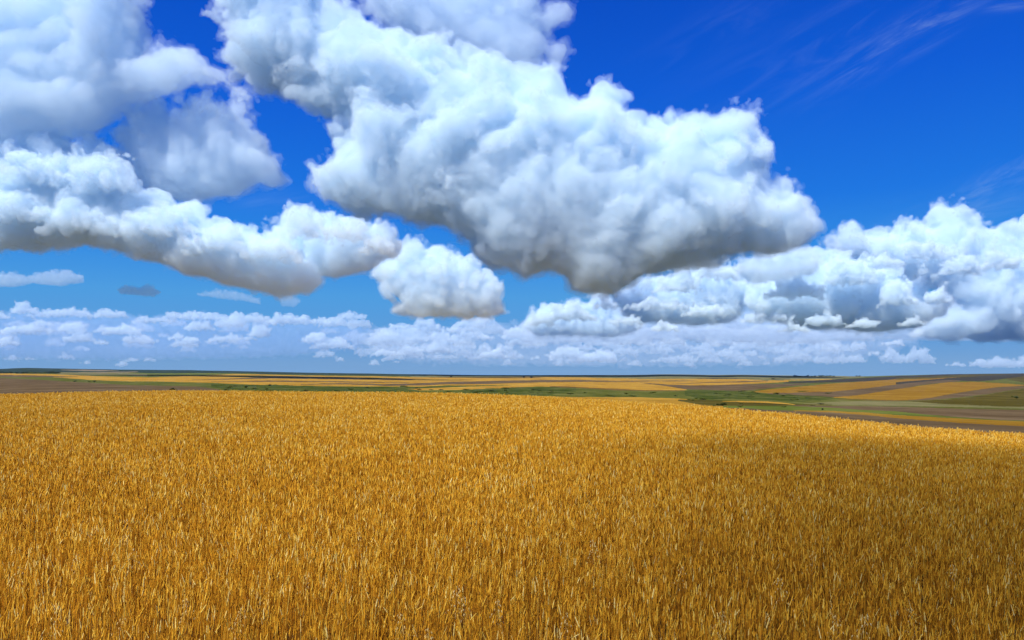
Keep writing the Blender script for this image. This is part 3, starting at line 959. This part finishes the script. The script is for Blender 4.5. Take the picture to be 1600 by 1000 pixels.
def distant_clouds():
    r = np.random.RandomState(6)
    left = [(-60, 490), (0, 488), (25, 482), (50, 480), (75, 486), (105, 487), (150, 488), (200, 490), (235, 498), (258, 491), (295, 486), (330, 491), (365, 495), (410, 498),
            (440, 497), (490, 497), (545, 501), (575, 508), (590, 520), (560, 545), (470, 556), (380, 560), (250, 562), (100, 562), (-60, 562)]
    cloud('distant_cloud_bank', [left], 30000, 20, 62, amp=.6, vox=1.6, seed=61, surf=.015, veil=0, base=.6, grow=1, tint=(.62, .80, 1),  # blue tint puts the shade of the bank body into its colour
          label='long low hazy blue cloud bank with a bright upper edge above the left skyline')
    thin = [(570, 512), (640, 506), (740, 508), (830, 500), (950, 505), (1080, 508), (1200, 506), (1300, 512), (1420, 520), (1440, 534), (1400, 552), (1330, 566), (1200, 572), (900, 574), (640, 568), (560, 545)]
    o = cloud('distant_cloud_bank', [thin], 38000, 18, 80, amp=.9, vox=1.8, seed=67, surf=.01, veil=0, base=.7, grow=1, wisp=.3, tint=(.86, .93, 1),
              label='thin pale blue veil of far cloud behind the rows of tiny clouds')
    near, far, mid, bank = [], [], [], []
    for x, y, w, h in ((60, 290, 120, 60), (165, 300, 110, 60), (30, 350, 120, 46), (250, 370, 130, 46), (350, 395, 120, 40), (120, 365, 130, 46), (430, 410, 90, 42), (470, 372, 74, 46), (540, 378, 84, 36), (590, 396, 60, 30),):
        bank.append(dome(r, x, y, w, h))
    for x, y, w, h in ((1330, 445, 84, 46), (1245, 466, 92, 34), (1402, 476, 60, 34), (1462, 474, 40, 26), (1215, 503, 60, 18), (1290, 508, 64, 18), (1345, 512, 50, 12), (1060, 456, 84, 36), (1112, 436, 50, 26),
                       (1140, 436, 34, 20), (1020, 484, 92, 20), (1100, 494, 72, 20), (1180, 504, 40, 14), (1240, 518, 44, 12), (1040, 517, 44, 12), (980, 507, 52, 12), (892, 500, 76, 24), (945, 482, 38, 18),
                       (845, 508, 40, 16), (1425, 508, 40, 12), (1500, 430, 70, 30), (1560, 420, 60, 30), (1375, 420, 60, 26), (1440, 405, 60, 34)):
        mid.append(dome(r, x, y, w, h))
    for x, y, w, h in ((200, 524, 40, 18), (205, 535, 26, 10), (282, 542, 40, 12), (405, 527, 36, 20), (497, 534, 34, 14), (12, 540, 34, 14), (545, 499, 60, 12), (655, 522, 40, 12), (712, 518, 52, 8), (625, 514, 40, 8),
                       (640, 555, 48, 18), (690, 552, 40, 24), (598, 556, 40, 10), (775, 560, 46, 18), (740, 528, 24, 10), (800, 522, 16, 6), (885, 560, 56, 20), (935, 565, 60, 18), (815, 530, 60, 14), (1000, 525, 50, 14),
                       (1030, 520, 50, 12), (1085, 530, 44, 22), (1120, 522, 30, 16), (1160, 528, 60, 18), (1215, 527, 60, 22), (1240, 520, 40, 16), (1320, 532, 90, 22), (1300, 548, 40, 14), (1395, 540, 40, 8)):
        near.append(dome(r, x, y, w, h))
    x = -10
    while x < 575:
        y = float(np.interp(x, [p[0] for p in left[:18]], [p[1] for p in left[:18]]))
        w = 34 + 40 * r.rand()
        near.append(dome(r, x, y + 7 + 4 * r.rand(), w, 8 + 9 * r.rand()))
        x += w * (.45 + .5 * r.rand())
    for k in range(46):
        x, y = -30 + 620 * r.rand(), 508 + 38 * r.rand()
        w = 18 + 34 * r.rand()
        (near if k % 2 else far).append(dome(r, x, y, w, w * (.22 + .25 * r.rand())))
    for k in range(60):
        x, y = 600 + 760 * r.rand(), 512 + 30 * r.rand()
        w = 26 + 34 * r.rand()
        (near if k % 3 else far).append(dome(r, x, y, w, w * (.22 + .22 * r.rand())))
    for k in range(240):
        x = 560 + 760 * r.rand() if k % 4 else -20 + 1420 * r.rand()
        e = r.rand()
        y = 530 + 42 * e
        w = (16 + 30 * r.rand()) * (1.15 - .55 * e)
        if x > 1250 and y < 540:
            continue
        (near if e < .25 else far).append(dome(r, x, y, w, w * (.22 + .3 * r.rand())))
    for x, y, w, h in ((1390, 563, 30, 16), (1410, 566, 34, 14), (1435, 563, 46, 20), (1448, 568, 28, 12), (1530, 572, 30, 10), (1555, 574, 46, 16), (1580, 574, 30, 12), (1600, 574, 30, 16), (1495, 572, 30, 6)):
        far.append(dome(r, x, y, w, h))
    for nm, L, D, mf, sd, R in (('distant_clouds', near, 26000, 12, 63, 9), ('distant_clouds', far, 34000, 19, 65, 9), ('cloud_heaps', mid, 12300, 10, 69, 15), ('cloud_heaps', bank, 5060, 18, 75, 26)):
        o = cloud(nm, L, D, R, mf, amp=.85, vox=1.5, seed=sd, surf=.05, veil=0, base=.6, grow=1)
        if o:
            for k in ('category', 'group'):
                del o[k]
            tag(o, kind='stuff')


C16 = [(790, 520), (860, 506), (950, 500), (1000, 488), (1090, 486), (1170, 480), (1260, 486), (1340, 492), (1440, 490), (1500, 500), (1640, 500), (1660, 522), (1560, 530), (1400, 527), (1250, 532), (1100, 528), (950, 532), (820, 530)]
C17 = [(1150, 418), (1175, 405), (1205, 396), (1218, 388), (1240, 384), (1262, 392), (1280, 402), (1270, 425), (1225, 432), (1180, 440)]
if DEV != 'noclouds':
    distant_clouds()
    # the cloud overhead, behind the photographer's left shoulder, whose shade lies on the right part of the field
    q = 560 / math.sin(SUN_EL)
    o = cloud('cumulus_cloud', [[(16, 4), (44, -4), (100, 2), (160, -4), (205, 4), (215, 30), (205, 72), (150, 78), (90, 74), (45, 77), (28, 46)]], F_PX, 25, SHADE_MFP, amp=.5, vox=1.6, seed=71, surf=.02, veil=0,
              label='small thin cloud overhead that throws soft shade on the near right of the wheat')
    if o:
        o.location = (SHADE_AT[0] + sdir.x * q, SHADE_AT[1] + sdir.y * q, sdir.z * q)
    cloud(CL, [C1], 9000, 100, 25, amp=.5, vox=2.05, seed=3, surf=.05, veil=7, label='huge white cumulus cloud with a broad grey base across the middle of the sky')
    cloud(CL, [C2], 10500, 45, 50, amp=0.6, vox=2.2, seed=5, surf=0.02, veil=8, label='thin greyish ragged cloud above the back of the huge white cloud', wisp=.4)
    cloud(CL, [C3], 5200, 75, 40, amp=0.55, vox=2.2, seed=8, surf=0.02, veil=6, grow=-1, label='soft grey cloud filling the top left corner of the sky', wisp=.25)
    cloud(CL, [C4], 5500, 60, 34, amp=0.55, vox=2.0, seed=12, surf=0.02, veil=6, grow=-1, label='rounded grey-bottomed cloud hanging before the long white cloud bank', wisp=.1)
    cloud(CL, [C5], 5300, 62, 24, amp=0.54, vox=1.9, seed=17, surf=0.06, grow=1, label='long bright white cloud bank with a flat grey base reaching in from the left edge')
    cloud(CL, [C6], 5500, 44, 22, amp=0.66, vox=1.9, seed=21, surf=0.06, grow=1, label='peaked white cloud rising at the right end of the long white bank')
    cloud(CL, [C7], 8000, 42, 20, amp=0.75, vox=1.9, seed=25, surf=0.06, grow=1, label='domed white cloud with a grey middle below the huge cloud')
    cloud(CL, [C8], 12000, 11, 30, amp=.9, vox=1.5, seed=31, surf=.02, grow=1, veil=0, label='small flat pinkish grey cloud at the left edge below the long bank', wisp=.3)
    cloud(CL, [C9], 5660, 9, 20, amp=.9, vox=1.4, seed=33, surf=.02, grow=1, veil=0, label='tiny dark cloud scrap alone in the blue below the long bank', wisp=.3)
    cloud(CL, [C10], 13000, 9, 40, amp=.9, vox=1.4, seed=35, surf=.02, grow=1, veil=0, label='faint cloud wisp just under the base of the long bank', wisp=.3)
    cloud(CL, [C11], 13000, 9, 44, amp=.9, vox=1.4, seed=36, surf=.02, grow=1, veil=0, label='smallest cloud wisp under the right end of the long bank', wisp=.3)
    cloud(CL, [C12], 14500, 20, 13, amp=0.9, vox=1.6, seed=41, surf=0.05, label='small bright lumpy cloud beside the dark base of the huge cloud')
    cloud(CL, [C13], 13500, 38, 18, amp=0.85, vox=1.8, seed=45, surf=0.06, label='white heaped cloud directly under the right half of the huge cloud')
    cloud(CL, [C14], 13000, 46, 18, amp=0.8, vox=1.6, seed=49, surf=0.06, label='lumpy cloud cluster with bright crests in front of the tall right-hand cloud')
    cloud(CL, [C16], 22000, 26, 46, amp=.7, vox=1.8, seed=57, surf=.02, veil=0, tint=(.80, .91, 1), label='long blue-grey cloud layer lying behind and below the lumpy white clouds')
    cloud(CL, [C17], 12000, 20, 22, amp=.8, vox=1.7, seed=58, surf=.04, label='small white cloud wedged between the huge cloud and the tall right-hand cloud')
    cloud(CL, [C15], 14500, 60, 22, amp=0.68, vox=1.9, seed=53, surf=0.06, label='tall peaked cloud with a wide blue-grey base at the right edge')


# ------------------------------------------------------------------ the air
def haze():
    x, y0, y1, z0, z1 = 15500, -400, 14600, -420, 142
    v = np.array([(a, b, c) for c in (z0, z1) for a, b in ((-x, y0), (x, y0), (x, y1), (-x, y1))], np.float32)
    f = np.array([(3, 2, 1, 0), (4, 5, 6, 7), (0, 1, 5, 4), (1, 2, 6, 5), (2, 3, 7, 6), (3, 0, 4, 7)])
    m = bpy.data.materials.new('haze')
    m.use_nodes = True
    t = m.node_tree
    t.nodes.clear()
    out = nd(t, 'ShaderNodeOutputMaterial')
    p = nd(t, 'ShaderNodeVolumePrincipled', i_Density=0.6e-5)
    p.inputs['Color'].default_value = (.38, .62, 1, 1)
    t.links.new(p.outputs[0], out.inputs['Volume'])
    tag(mesh_obj('haze', v, f, m), kind='stuff')


if DEV != 'nohaze':
    haze()
